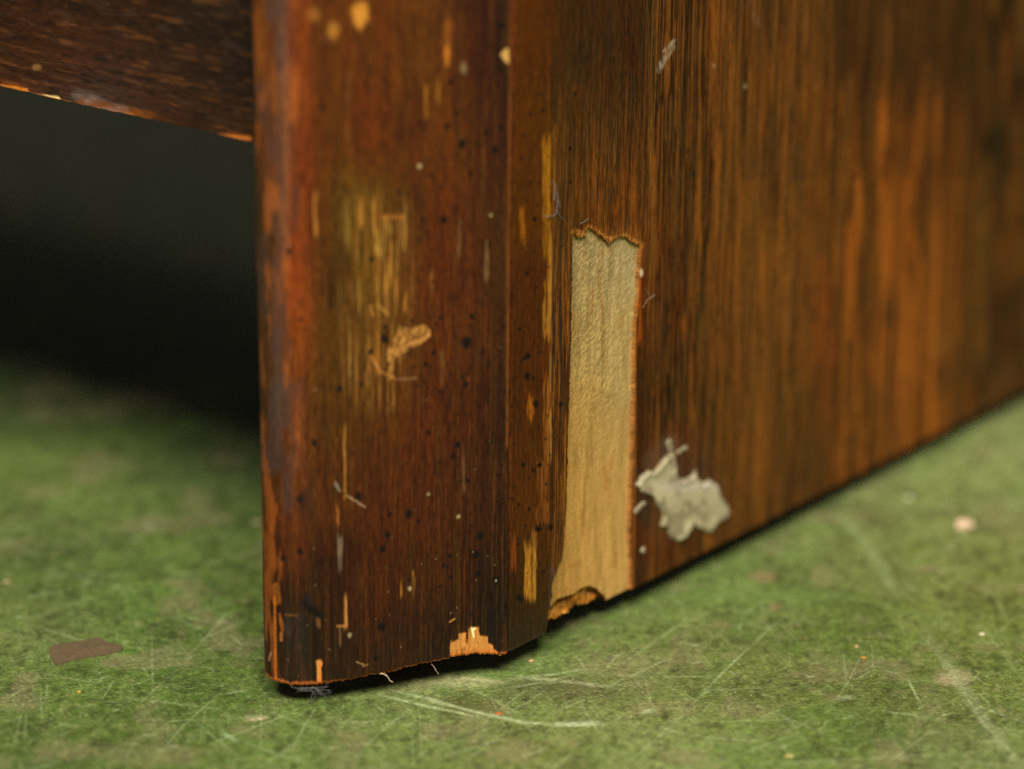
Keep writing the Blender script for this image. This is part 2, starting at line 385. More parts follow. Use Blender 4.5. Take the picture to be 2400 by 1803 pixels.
SIDE = [(1245,50,(98,55,10)),(1245,300,(100,58,10)),(1245,500,(95,55,12)),(1240,700,(85,45,10)),(1245,900,(85,45,11)),(1240,1100,(80,45,12)),(1240,1200,(95,55,15)),(1235,1350,(65,40,14)),(1240,1450,(50,35,18)),(1270,1480,(65,50,30)),
 (1320,50,(80,48,18)),(1320,300,(85,58,22)),(1350,150,(75,42,12)),(1320,500,(95,62,22)),(1320,700,(95,52,15)),(1310,900,(95,52,18)),(1305,1100,(92,55,20)),(1300,1300,(80,50,22)),
 (1400,100,(75,40,15)),(1400,250,(85,48,16)),(1400,400,(105,60,18)),(1450,500,(130,70,15)),(1500,100,(68,38,14)),(1480,300,(78,45,15)),
 (1530,400,(90,50,12)),(1560,600,(105,52,12)),(1540,750,(90,45,12)),(1580,400,(65,38,12)),(1620,300,(72,40,12)),(1620,600,(65,38,14)),(1560,900,(62,35,12)),(1600,950,(65,35,12)),
 (1700,100,(75,42,12)),(1750,300,(72,45,15)),(1800,100,(85,50,12)),(1900,100,(75,42,12)),(2050,100,(70,42,15)),(2200,100,(75,48,18)),(2350,100,(62,38,15)),
 (1800,400,(90,55,18)),(1900,350,(78,42,14)),(2000,400,(85,52,18)),(2120,400,(112,62,15)),(2250,400,(72,45,14)),(2350,400,(62,38,12)),
 (1700,600,(75,48,18)),(1800,600,(80,48,18)),(1950,600,(98,52,14)),(2100,550,(105,62,18)),(2250,600,(78,48,15)),(2370,600,(58,32,10)),
 (1700,800,(62,38,12)),(1800,800,(82,50,16)),(1930,750,(110,52,12)),(2050,780,(62,38,14)),(2130,850,(95,58,15)),(2230,800,(88,56,18)),(2370,800,(62,36,12)),
 (1650,1000,(62,40,14)),(1750,950,(75,50,16)),(1850,1000,(75,48,16)),(1980,980,(98,58,15)),(2100,950,(85,55,16)),(2250,950,(98,58,18)),
 (1550,1230,(85,42,14)),(1650,1150,(80,48,16)),(1750,1150,(80,50,18)),(1850,1120,(88,55,18)),(2000,1070,(95,55,15)),(1520,1100,(75,38,14)),(1620,1020,(78,45,14))]
DOTS = [(983,289,5),(1066,264,5),(1048,295,5),(1175,298,6),(1139,311,6),(1083,338,9),(1160,351,8),(1054,193,5),(1171,163,6),(1175,61,7),(1103,407,5),(1008,409,4),(1032,438,4),(990,514,5),(1041,515,8),(936,452,4),(1242,268,4),(1273,259,4),(1222,430,3),(1262,430,3),(1253,514,5),(1347,219,4),(1336,349,4),(1338,427,4),(757,253,6),
 (871,608,6),(676,590,6),(705,748,5),(904,768,5),(902,795,9),(869,827,6),(967,753,4),(1106,742,6),(1094,804,12),(1030,744,4),(1016,829,5),(998,854,5),(1083,883,4),(1094,900,5),(1032,920,4),(795,911,7),(846,901,5),(1005,1015,5),(1074,1043,6),(736,1039,7),(1061,1071,5),(1236,641,4),(1238,835,6),(1229,840,4),(1236,883,7),(1251,887,4),(1218,771,4),(1256,947,8),(1227,1090,5),(1265,1090,5),(1314,948,5),
 (703,1170,8),(840,1163,8),(913,1206,5),(958,1206,9),(909,1253,8),(898,1288,7),(793,1145,7),(981,1221,4),(1095,1127,5),(1124,1257,8),(1115,1299,8),(1121,1344,7),(1039,1326,4),(1048,1328,4),(1054,1302,4),(1056,1353,4),(1162,1360,8),(895,1470,9),(703,1293,7),(663,1309,6),(1220,1402,7),(1240,1194,4),(1264,1091,5),(1251,1103,4),(1260,1239,6),(1266,1240,5),(1289,1235,6),(880,1543,5),
 (1634,275,7),(1622,409,8),(1614,354,5),(1630,600,5),(1646,745,6),(2003,418,9)]
R = random.Random(11)
for i in range(420):
    t = R.random()
    x = R.uniform(980, 1290) if t < .72 else R.uniform(700, 1340); DOTS.append((x, R.uniform(150, 1500), R.choice((1.6, 2, 2, 2.6, 3.2))))
PALEDOTS = [(983,389,6),(1151,505,4),(1004,1158,5),(1074,1211,5),(820,1489,6),(960,1380,5),(1674,154,5),(1746,203,7),(1162,1361,3)]
for i in range(34): PALEDOTS.append((R.uniform(640, 1180), R.uniform(1250, 1590), R.uniform(.8, 1.5)))
for i in range(12): PALEDOTS.append((R.uniform(640, 1180), R.uniform(700, 1250), R.uniform(1, 1.6)))
YEL, ORA, TAN = (192, 126, 48), (160, 86, 20), (190, 128, 66)
STRK = [(878,465,560,7,YEL,.6),(846,467,525,8,YEL,.55),(884,545,600,8,(215,170,70),.8),(739,450,545,7,YEL,.5),(815,180,330,9,(130,84,34),.5),(998,200,275,8,(165,105,30),.6),(1028,180,232,9,(165,105,30),.7),
 (916,580,665,6,YEL,.6),(949,700,735,5,YEL,.5),(884,770,890,5,YEL,.5),(858,872,905,5,YEL,.6),(808,1000,1165,3.2,(176,120,52),.75),(969,1351,1410,4,YEL,.7),(940,1355,1385,5,YEL,.5),
 (811,1398,1470,8,TAN,.75),(792,1200,1235,6,(180,110,44),.6),(797,1265,1335,9,(150,126,100),.4),(797,1475,1515,5,(150,110,60),.4),(906,640,700,6,YEL,.4),(930,655,690,5,YEL,.5),(1010,640,700,5,(150,100,40),.4),(1076,520,600,5,(140,120,70),.35),
 (1140,560,650,6,(130,105,60),.4),(1036,830,900,6,(140,105,50),.4),(1050,40,140,20,(150,84,24),.45),(1047,118,160,13,(200,120,40),.8),(692,170,290,13,(150,72,20),.6),(640,140,260,14,(135,70,20),.5),(1086,1040,1160,7,(120,86,50),.4),
 (1224,498,575,14,(168,98,18),.85),(1281,330,600,18,(176,112,22),.85),(1286,600,700,8,(176,112,22),.7),(1284,662,792,20,(178,120,40),.85),(1244,925,975,13,(176,98,24),.85),(1282,880,1080,17,(160,96,32),.75),(1270,1075,1225,24,(150,86,30),.7),(1243,1275,1400,22,(198,134,42),.75),(1252,1240,1330,12,(170,110,36),.6),
 (1198,640,840,5,(190,104,28),.7),(1199,1055,1140,8,(176,120,60),.7),(1200,1150,1525,8,(160,94,30),.65),(1291,560,1080,3.5,(196,140,60),.65),(1297,300,700,3,(170,110,40),.5),(1205,1260,1330,10,(176,84,30),.4),
 (1640,60,360,8,(140,84,24),.5),(1640,370,600,8,(160,96,20),.6),(1672,0,110,10,(165,90,24),.6),(1834,50,115,14,(176,84,24),.75),(1804,150,235,12,(172,80,24),.75),(1864,150,230,14,(140,84,28),.6),(1784,270,320,12,(168,80,22),.7),(1815,0,170,26,(120,84,28),.5),
 (1632,445,560,12,(165,88,22),.7),(1704,470,515,14,(150,76,24),.6),(1790,590,700,14,(176,88,22),.75),(1840,640,700,14,(150,80,22),.6),(1930,600,740,34,(176,84,16),.75),(1920,760,850,34,(160,76,16),.6),(1955,780,870,26,(160,72,20),.55),(2070,240,340,34,(168,92,28),.7),(2125,280,520,50,(165,92,20),.65),(2180,150,260,34,(150,94,28),.5),(2300,80,230,24,(124,84,34),.5),(2130,530,600,50,(186,100,20),.7),(2110,600,720,40,(150,80,18),.5),(2110,790,870,34,(160,76,28),.55),(2200,740,820,50,(150,116,60),.5),(2240,700,800,30,(140,96,36),.5),(2190,940,1010,40,(158,86,22),.6),(2330,880,960,34,(136,78,30),.5),
 (1620,830,1000,9,(150,80,18),.6),(1770,790,1000,15,(140,88,24),.6),(1780,1070,1200,18,(150,84,20),.55),(1850,930,1010,16,(130,70,22),.5),(1965,950,1100,26,(150,82,20),.55),(1996,850,960,18,(130,76,24),.45),(1740,660,740,12,(140,80,28),.5),(1605,740,790,14,(176,96,20),.7),
 (1560,90,330,5,(140,90,34),.4),(1585,180,300,5,(160,90,24),.5),(1500,640,800,7,(170,80,16),.6),(1530,360,480,9,(160,88,20),.5),(1660,1240,1290,26,(160,94,24),.6),(1600,1035,1110,20,(140,66,16),.6)]

def decorate(px, py, C, s, z, onside):
    """stains, worn streaks, spots, scratches: marks that belong to the wood itself"""
    wx = px + 2.4 * (vn(z * .25, s * .8, 3) - .5) * 2
    for x, y0, y1, w, c, a in STRK:
        if onside != (x > 1200.5): continue
        sel = (abs(px - x) < w + 14) & (py > y0 - 40) & (py < y1 + 40)
        if not sel.any(): continue
        qx, qy, qs, qz = wx[sel], py[sel], s[sel], z[sel]
        if x > 1590: a = a * .95; w = w * .75
        if 1264 < x < 1290: a = a * .75
        jag = 34 * (vn(qs * 2.6, qz * .05, 1) - .5)
        wd = w / 2 * (.55 + .9 * vn(qz * .3, qs * 0 + x, 2))
        m = (1 - ss(wd - 1.2, wd + 1.6, abs(qx - x))) * ss(y0 - 14, y0 + 10, qy + jag) * (1 - ss(y1 - 10, y1 + 14, qy + jag))
        m = m * (.15 + .95 * ss(.3, .52, fbm(qs * 3.0, qz * .07, 3, 5))) * (.8 if x > 1700 else 1)
        C[sel] += (np.clip(m, 0, 1) * a)[:, None] * (alb(c) - C[sel])
    for x, y, r in DOTS:
        if onside != (x > 1196): continue
        sel = (abs(px - x) < r * 3) & (abs(py - y) < r * 3)
        if not sel.any(): continue
        m = ell(px[sel], py[sel], x, y, r, r * 1.25, .4, .5 * (vn(px[sel] * .25, py[sel] * .25, 2) - .5))
        C[sel] += (m * (.92 if r > 3.5 else .75))[:, None] * (alb((14, 11, 9)) - C[sel])
    for x, y, r in PALEDOTS:
        if onside != (x > 1196): continue
        r = r * .78; sel = (abs(px - x) < r * 3) & (abs(py - y) < r * 3)
        if not sel.any(): continue
        m = ell(px[sel], py[sel], x, y, r, r * 1.15, .5, .7 * (vn(px[sel] * .35, py[sel] * .35, 3) - .5))
        C[sel] += (m * .55)[:, None] * (alb((186, 170, 118)) - C[sel])

def grainy(C, s, z, amt=1.0, seed=0, bold=0):
    a = fbm(s * 2.6, z * .09, 3, 1 + seed); b = fbm(s * .5, z * .03, 3, 2 + seed); c = fbm(s * 4.6, z * .25, 2, 3 + seed)
    C *= (1 + amt * (1.1 * (a - .5) + .5 * (b - .5) + 2.0 * (c - .5)))[..., None]
    m = ss(.6, .76, fbm(s * 1.7, z * .05, 3, 8 + seed)); put(C, m, (138, 78, 22), .38 * amt + bold * .25)
    m = ss(.6, .74, fbm(s * 2.2, z * .04, 3, 14 + seed)); put(C, m, (88, 68, 32), .55 * amt)
    m = ss(.58, .72, fbm(s * 2.9, z * .07, 3, 20 + seed)); put(C, m, (26, 17, 9), .5 * amt)
    m = ss(.62, .72, vn(s * 4.2, z * .7, 4 + seed)); put(C, m, (22, 14, 8), .55 * amt)
    C *= np.array([.74, .64, .39])
    np.clip(C, .003, 1, out=C)

# --- corner post (canted front post with a rounded left edge)
pp = [onz(x, y, ZB) for x, y in ((618.7,1579),(623,1585.5),(636,1594.5),(658,1602),(687,1606.6),(717,1607.6),(761,1603),(850,1589),(1186.5,1536.5))]
pp = [q[:2] for q in pp]
e0 = pp[0]
AX = pp[-1] - pp[-2]; AX /= np.linalg.norm(AX); AN = np.array([-AX[1], AX[0]])     # AN points into the cabinet
back = [e0 + np.array([.010, .026]), e0 + np.array([.0052, .018]), e0 + np.array([.0016, .0085]), e0 + np.array([.0003, .0030])]
def densify(pts, step):
    pts = np.array(pts); L = np.r_[0, np.cumsum(np.linalg.norm(np.diff(pts, axis=0), axis=1))]
    n = int(L[-1] / step) + 1; t = np.linspace(0, L[-1], n)
    return np.stack([np.interp(t, L, pts[:, 0]), np.interp(t, L, pts[:, 1])], 1)
prof = densify(back + pp, .00015)
ker = np.exp(-np.linspace(-2, 2, 21) ** 2); ker /= ker.sum()
pd = np.pad(prof, ((10, 10), (0, 0)), mode='edge')
sm_ = np.stack([np.convolve(pd[:, i], ker, 'valid') for i in (0, 1)], 1); sm_[0] = prof[0]; sm_[-1] = prof[-1]
prof = sm_
endp = prof[-1]
tail = [endp + AX * .00022 + AN * .0001, endp + AX * .0003 + AN * .0003] + [endp + AX * .0003 + AN * k for k in (.0006, .001, .0015, .0022, .003, .004)]
prof = np.concatenate([prof, np.array(tail)])
tg = np.gradient(prof, axis=0); tg /= np.linalg.norm(tg, axis=1, keepdims=True)
nrm = np.stack([tg[:, 1], -tg[:, 0]], 1)
if nrm[len(nrm) // 2] @ (CAM[:2] - prof[len(nrm) // 2]) < 0: nrm = -nrm
sl = np.r_[0, np.cumsum(np.linalg.norm(np.diff(prof, axis=0), axis=1))] * 1000
zt = axis((0, .012, .00018), (.012, .172, .00026), (.172, TOP, .01))
nc, nr = len(prof), len(zt)
P0 = np.zeros((nc, 3)); P0[:, :2] = prof; P0[:, 2] = ZB
bx, by = proj(P0)
arch = .0012 * ss(880, 1050, bx) * (1 - ss(1110, 1186, bx)) + .0003 * ss(790, 900, bx)
low = ZB + arch * .95 + (fbm(sl * 1.1, sl * 0, 3, 2) - .5) * .0006 + .0004 * (vn(sl * 4, sl * 0 + 3, 1) - .5)
zz = low[None, :] + (zt[:, None]) * (TOP - low[None, :]) / TOP
P = np.zeros((nr, nc, 3)); P[..., :2] = prof; P[..., 2] = zz
N = np.zeros((nr, nc, 3)); N[..., :2] = nrm
S = np.broadcast_to(sl, (nr, nc)); Zm = zz * 1000
visc = (np.arange(nc) > len(densify(back, .00015)) - 4)[None, :]
px, py = proj(P)
C = rbf(px, py, STAIN, 42, 90)
grainy(C, S, Zm, .58)
lw = ss(780, 830, px) * (1 - ss(930, 990, px)) * ss(430, 520, py) * (1 - ss(900, 1000, py))
put(C, lw * ss(.42, .6, fbm(S * 2.6, Zm * .08, 3, 3)), (124, 74, 26), .35); put(C, lw * ss(.62, .7, fbm(S * 3.0, Zm * .07, 3, 13)), (180, 132, 58), .45)
bl = 1 - ss(660, 740, px)
put(C, bl * ss(.5, .66, fbm(S * .35, Zm * .09, 4, 6)), (58, 46, 42), .6)
put(C, bl * ss(.55, .7, fbm(S * .4, Zm * .08, 4, 9)), (150, 78, 26), .55)
put(C, np.exp(-((px - 664 + 14 * (py > 600)) / 15) ** 2) * (1 - ss(900, 1050, py)) * (.5 + .8 * fbm(S * .3, Zm * .05, 3, 7)).clip(0, 1), (74, 58, 48), .5)  # grey sheen along the rounded left edge, painted into the colour
put(C, np.exp(-((px - 705) / 18) ** 2) * (1 - ss(950, 1150, py)) * ss(.4, .6, fbm(S * .5, Zm * .05, 3, 2)), (128, 58, 14), .35)
put(C, ss(1380, 1560, py) * ss(.42, .7, fbm(S * .25, Zm * .2, 4, 4)), (32, 23, 16), .5)     # handling grime at the foot
put(C, ss(1470, 1600, py + 20 * (fbm(S*.5, Zm*.2, 2, 1) - .5)) , (38, 25, 14), .3)
decorate(px, py, C, S, Zm, False)
for x, y, rx, ry, c, a_ in ((844,38,17,27,(212,142,50),.85),(782,70,13,18,(180,118,42),.75),(735,33,15,18,(150,96,34),.6),(1086,160,7,13,(140,118,84),.6),(775,90,20,10,(120,80,30),.3)):
    put(C, ell(px, py, x, y, rx, ry, .5, 1.0 * (fbm(px * .12, py * .05, 3, 3) - .5)), c, a_ * .85)
put(C, inpoly(px, py, [(1172,128),(1188,112),(1193,115),(1193,152),(1182,142)]).astype(float), (196,150,78), .85)
nz = 7 * (fbm(px * .12, py * .12, 2, 5) - .5)
mpoly = inpoly(px + nz, py + nz, [(916,818),(934,764),(960,768),(996,760),(1010,775),(1007,789),(975,812),(945,825),(926,842),(920,880),(911,890),(907,807)])
put(C, mpoly * ss(.3, .62, fbm(px * .14, py * .1, 3, 1, .65)), (196, 140, 66), .8); put(C, mpoly * 1.0, (130, 84, 34), .4)
for a_ in ((930,822,1008,786,4,TAN,.8),(871,836,880,850,9,(170,104,50),.7),(880,850,891,872,4,TAN,.7),(891,872,925,886,3,TAN,.6),(930,890,975,887,2.5,(150,110,70),.6),(869,717,873,740,4,YEL,.6),(890,718,909,738,5,(176,128,60),.6),
           (898,509,942,509,9,(160,96,36),.65),(903,512,915,545,10,(150,104,40),.5),(815,1163,856,1189,2.2,(170,140,100),.8),(786,1132,796,1150,4,(170,150,120),.7),(646,1375,650,1410,16,(150,84,24),.6),(643,1400,646,1600,4.5,(176,96,28),.85),
           (655,1440,662,1478,6,(160,88,30),.6),(668,1441,695,1443,2,(150,90,40),.5),(659,1485,659,1500,6,(176,104,56),.8),(745,1450,748,1468,8,(140,90,44),.5),(792,1468,812,1468,5,(180,120,60),.6),(836,1552,852,1558,1.8,(170,130,70),.7),(852,1562,862,1558,1.8,(170,130,70),.6),
           (1054,1458,1065,1450,2,(190,130,60),.8),(634,1530,630,1548,2,(190,150,110),.6)):
    x0, y0, x1, y1, w, c, aa = a_
    put(C, seg(px + nz * .3, py, x0, y0, x1, y1, w, 1.6) * (.5 + .6 * vn(px * .3, py * .3, 2)).clip(0, 1), c, aa)
put(C, seg(px + nz, py + nz, 716, 1416, 748, 1443, 11, 4), (15, 14, 12), .85); put(C, seg(px + nz, py + nz, 720, 1396, 728, 1412, 10, 4), (28, 26, 22), .6)
put(C, ell(px, py, 716, 1185, 22, 40, .7, nz * .05), (34, 22, 18), .5)
frng = .9 + 1.0 * fbm(S * 1.3, S * 0, 3, 4)                                   # frayed bare edge along the foot
put(C, (1 - ss(.25, .8, (P[..., 2] - low[None]) * 1000 / frng * (1 + 2.2 * ss(730, 840, px) * (1 - ss(1050, 1070, px))))), (190, 104, 44), .85)
endm = ss(len(prof) - 13, len(prof) - 9, np.arange(nc))[None, :] * np.ones((nr, 1))
put(C, endm * (1 - ss(1040, 1060, py)) * (.5 + .6 * vn(Zm * .12, S * 0, 2)), (146, 80, 30), .6)
hgt = (fbm(S * 2.3, Zm * .045, 3, 1) - .5) * 7e-5 + (fbm(S * .12, Zm * .03, 2, 4) - .5) * .0003
hgt = hgt - mpoly * 1.2e-4
fr = 1 - ss(0, .5, (P[..., 2] - low[None]) * 1000)
hgt = hgt - fr * .00035 * (.4 + vn(S * 3, Zm * 3, 2))
P += N * hgt[..., None]
CH1 = [(1054,1575),(1054,1546),(1053.6,1515),(1057,1497),(1060,1497),(1061,1504),(1066,1500),(1074.6,1496),(1074.6,1482),(1092,1479.7),(1093.6,1507),(1095.6,1507),(1096,1473),(1100,1467.5),(1122.7,1467),(1124,1488),(1141,1488),(1144,1493),(1144.4,1505),(1154.6,1509.5),(1157,1520),(1165,1524),(1173.6,1531),(1184,1534),(1184,1575)]
CH2 = [(741,1546),(748,1544),(754.6,1546),(756.6,1555.6),(753,1566.5),(755,1580),(755,1640),(743.5,1640),(743.7,1603),(741.7,1569)]
qx = (px[:-1, :-1] + px[1:, 1:]) / 2; qy = (py[:-1, :-1] + py[1:, 1:]) / 2
cut = (inpoly(qx, qy, CH1) | inpoly(qx, qy, CH2)) & visc[:, 1:]
G = np.stack([S, Zm, 0 * S], -1)
post = sheet('corner_post', P, N, C, G, ~cut, .0012, (176, 96, 40), M_WOOD, cab)
# bare wood showing in the two chips at the foot of the post
for poly, nm in ((CH1, 'bare_wood'), (CH2, 'bare_wood')):
    xs_ = [q[0] for q in poly]; c0, c1 = np.searchsorted(bx[60:-12], [min(xs_) - 5, max(xs_) + 5]) + 60
    r1 = int(np.searchsorted(-py[:, (c0 + c1) // 2], -(min(q[1] for q in poly) - 8)))
    sub = (slice(0, r1), slice(c0, c1))
    Pb = P[sub] - N[sub] * (.00042 + .0002 * (fbm(S[sub] * 1.6, Zm[sub] * .15, 3, 3) - .5))[..., None]
    Cb = np.zeros_like(Pb) + alb((190, 128, 58)); Cb *= (.62 + .75 * fbm(S[sub] * 2.6, Zm[sub] * .12, 3, 2))[..., None]
    put(Cb, 1 - ss(.2, 2.2, (P[sub][..., 2] - low[None, c0:c1]) * 1000), (196, 104, 36), .7)
    put(Cb, ss(.6, .7, fbm(S[sub] * 1.2, Zm[sub] * .5, 3, 7)), (120, 66, 22), .6)
    if poly is CH1:
        for a_ in ((1106,1470,1112,1494,3.6),(1106,1471,1115,1476,2.6),(1112,1478,1115,1474,2.4)):
            put(Cb, seg(px[sub], py[sub], *a_, 1.0), (240, 226, 160), .9)
    kb = inpoly(qx[sub][:-1, :-1], qy[sub][:-1, :-1], poly); kk = kb.copy()
    for sh_ in (1, -1, 2, -2):
        kk |= np.roll(kb, sh_, 0) | np.roll(kb, sh_, 1)
    o = sheet(nm, Pb, N[sub], Cb, G[sub], kk, .0006, (180, 100, 44), M_BARE, post)
# inner body of the post, closed at the bottom and the back
def prism(name, pts, z0, z1, mat, parent, col=(60, 40, 24)):
    n = len(pts); V = [(x, y, z0) for x, y in pts] + [(x, y, z1) for x, y in pts]
    me = bpy.data.meshes.new(name)
    me.from_pydata([tuple(map(float, q)) for q in V], [], [tuple(range(n))[::-1], tuple(range(n, 2 * n))] + [(i, (i + 1) % n, n + (i + 1) % n, n + i) for i in range(n)])
    at = me.attributes.new('tint', 'FLOAT_COLOR', 'POINT'); at.data.foreach_set('color', np.tile(np.r_[alb(col), 1], 2 * n).astype(np.float32))
    at = me.attributes.new('grain', 'FLOAT_VECTOR', 'POINT'); at.data.foreach_set('vector', (np.array(V) * 1000).astype(np.float32).ravel())
    me.materials.append(mat); o = bpy.data.objects.new(name, me); COL.objects.link(o); o.parent = parent
    return o
ins = prof[:-8:12] - nrm[:-8:12] * .0013
d2 = DS[:2]; n2_ = NS[:2]
bk = [prof[-1] - AX * .001 + d2 * .012 - n2_ * .004, prof[-1] + d2 * .012 - n2_ * .02]
prism('post_body', list(ins) + bk, ZB + .0016, TOP, M_WOOD, post, (70, 42, 20))

# --- side panel: veneer with the missing strip, ground veneer under it, core board behind
STRIP = [(1344,543),(1347,548),(1351,550.5),(1358.5,556),(1363,555),(1367.5,552),(1372,551),(1374.8,547),(1376,538),(1380,534),(1387.4,536),(1392,537),(1398,541.5),(1402,549),(1405.5,552),(1411,554),(1418,559.5),(1423,562),(1429,570.4),(1433,566),(1440,561),(1448,556),(1458,554),(1467,555),(1473,558),(1478,563),(1485,565),(1492,570.4),(1498,572),(1503,576),
         (1500,606.6),(1497,652),(1498,688),(1492,742),(1489.6,780),(1488,900),(1486,1000),(1483,1070),(1481,1145),(1479,1200),(1478,1253),(1480,1320),(1481,1420),(1426,1440),(1350,1480),(1284,1505),(1284,1430),(1291,1426),(1290,1405),(1296,1398),(1293,1370),(1300,1350),(1307,1332),(1312,1318),(1319,1308),(1321,1293),(1326,1200),(1328.7,1112),(1332,1000),(1334,934),(1338,800),(1339.6,702),(1341,600)]
LOWB = [(1270,1560),(1278,1440),(1290,1428),(1301.5,1418),(1315,1406),(1331,1401),(1352,1394),(1365,1384),(1376,1378),(1390,1375),(1406,1382),(1415,1391),(1426,1399),(1440,1450),(1440,1560)]
DEEP = [(1270,1560),(1270,1462),(1284,1457),(1300,1457),(1308,1455),(1318,1456),(1327,1451),(1333,1444),(1337,1443),(1348,1437),(1362.5,1430.5),(1366,1425),(1372,1424),(1384,1420),(1396,1417),(1403,1410),(1413,1409),(1423.6,1402),(1445,1400),(1445,1560)]
us = axis((-.003, .06, .00017), (.06, .11, .00035), (.11, .21, .0007), (.21, .345, .004))
vs = axis((ZB, .016, .0002), (.016, .125, .00028), (.125, .178, .0004), (.178, TOP, .01))
U, Vv = np.meshgrid(us, vs)
P = S0[None, None] * np.array([1, 1, 0]) + U[..., None] * DS; P[..., 2] = Vv
N = np.zeros_like(P) + NS
px, py = proj(P)
Um, Zm = U * 1000, Vv * 1000
C = rbf(px, py, SIDE, 50, 85)
grainy(C, Um * 1.15, Zm, .42 + .5 * ss(1284, 1298, px), 1)
C *= np.array([1.12, 1.0, .85])
blk = ss(1500, 1540, px) * (1 - ss(1660, 1700, px))
put(C, blk * ss(.5, .64, fbm(Um * 2.6, Zm * .035, 3, 12)), (26, 16, 8), .55)
az = ss(1295, 1305, px) * (1 - ss(1515, 1540, px)) * (1 - ss(600, 660, py))
put(C, az * ss(.5, .62, fbm(Um * 3.4, Zm * .09, 3, 10)), (52, 42, 22), .6)
put(C, az * ss(.52, .64, fbm(Um * 3.0, Zm * .1, 3, 16)) * ss(100, 420, py), (150, 92, 32), .32)
az2 = ss(1286, 1292, px) * (1 - ss(1335, 1345, px)) * ss(500, 600, py)
put(C, az2 * ss(.5, .6, fbm(Um * 3.0, Zm * .06, 3, 10)), (44, 36, 24), .75)
put(C, az2 * ss(.52, .62, fbm(Um * 3.2, Zm * .07, 3, 19)), (166, 98, 30), .55)
far = ss(1650, 1800, px)
put(C, far * ss(.48, .62, fbm(Um * 1.1, Zm * .04, 3, 10)), (132, 78, 24), .5)
put(C, far * ss(.5, .6, fbm(Um * 1.6, Zm * .05, 2, 15)), (110, 76, 32), .4)
put(C, far * ss(.5, .62, fbm(Um * .9, Zm * .04, 3, 21)), (50, 38, 18), .5)
decorate(px, py, C, Um, Zm, True)
put(C, seg(px, py, 1543, 165, 1575, 110, 9, 5) * vn(px * .2, py * .1, 2), (190, 184, 160), .8); put(C, seg(px, py, 1557, 120, 1580, 95, 5, 3), (180, 170, 140), .5)
put(C, seg(px, py, 1762, 5, 1775, 60, 8, 5), (130, 116, 100), .5)
put(C, ell(px, py, 1595, 1085, 70, 75, .6, .4 * (fbm(px * .03, py * .02, 3, 5) - .5)), (88, 34, 16), .7)
put(C, ell(px, py, 1540, 1245, 50, 70, .6), (92, 36, 16), .5); put(C, ell(px, py, 1640, 1080, 34, 50, .6), (46, 34, 30), .55); put(C, ell(px, py, 1520, 1195, 26, 30, .6), (36, 34, 28), .6)
put(C, ell(px, py, 1585, 1170, 95, 90, .5, .5 * (fbm(px * .03, py * .03, 3, 2) - .5)), (60, 46, 36), .5); put(C, seg(px, py, 1530, 1080, 1570, 1040, 26, 20), (96, 82, 70), .4); put(C, ell(px, py, 1500, 1330, 30, 40, .6), (52, 34, 22), .4); put(C, ell(px, py, 2050, 760, 50, 40, .7), (50, 26, 10), .6)
top_e = ss(525, 566, py) * (1 - ss(575, 580, py)) * ss(1340, 1350, px) * (1 - ss(1500, 1506, px))     # frayed fibres above the tear
put(C, top_e * ss(.42, .58, vn(Um * 5.5, Zm * .4, 3)), (176, 112, 44), .6); put(C, top_e * ss(.6, .7, vn(Um * 6, Zm * .8, 1)), (60, 34, 12), .6)
tb = (px > 1335) & (px < 1512) & (py > 500) & (py < 600)
dt = np.full(px.shape, 99.0); dt[tb] = pdist(px[tb], py[tb], STRIP[:30])
put(C, (1 - ss(2, 10, dt)) * ss(.3, .55, vn(Um * 5, Zm * 2.2, 3)), (206, 134, 54), .8); put(C, (1 - ss(1, 5, dt)) * ss(.6, .7, vn(Um * 5.5, Zm * 3, 1)), (90, 48, 14), .7)
nr_ = ss(1500, 1530, px) * (1 - ss(1850, 2000, px))
put(C, nr_ * ss(.54, .62, fbm(Um * 3.0, Zm * .05, 3, 40)), (146, 86, 26), .55); put(C, nr_ * ss(.56, .64, fbm(Um * 3.2, Zm * .04, 3, 46)), (84, 64, 30), .5)
wz = ss(1880, 2000, px) * (1 - ss(2170, 2300, px)) * ss(150, 300, py)
put(C, wz * ss(.46, .55, fbm(Um * .6, Zm * .035, 4, 5)), (184, 100, 28), .75)
put(C, far * (py < 420) * ss(.5, .6, fbm(Um * .8, Zm * .03, 4, 61)), (54, 30, 12), .5)
put(C, ss(1640, 1680, px) * (1 - ss(1860, 1960, px)) * ss(.54, .62, fbm(Um * 1.5, Zm * .04, 3, 67)), (158, 90, 28), .5)
put(C, far * ss(.5, .64, fbm(Um * .3, Zm * .02, 3, 33)), (66, 34, 13), .45)
put(C, seg(px, py, 1503, 576, 1492, 742, 5, 3), (176, 104, 36), .6); put(C, seg(px, py, 1491, 742, 1484, 1380, 3, 2), (180, 106, 36), .6)
put(C, ell(px, py, 1504, 640, 4, 9, .4), (240, 216, 170), .9)
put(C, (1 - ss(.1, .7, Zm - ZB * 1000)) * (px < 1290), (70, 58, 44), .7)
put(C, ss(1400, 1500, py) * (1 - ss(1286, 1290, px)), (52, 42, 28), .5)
put(C, ss(1320, 1340, py) * ss(1284, 1287, px) * (1 - ss(1310, 1320, px)), (74, 60, 56), .5)
hgt = (fbm(Um * 2.3, Zm * .045, 3, 5) - .5) * 8e-5 + (fbm(Um * .1, Zm * .03, 2, 4) - .5) * .0004
hgt -= .0009 * (1 - ss(.0002, .0009, U)) * (U > -.0025)
hgt += .00016 * seg(px, py, 1290, 0, 1288, 1300, 5, 3)
P2 = P + N * hgt[..., None]
G = np.stack([Um, Zm, 0 * Um], -1)
qx = (px[:-1, :-1] + px[1:, 1:]) / 2; qy = (py[:-1, :-1] + py[1:, 1:]) / 2
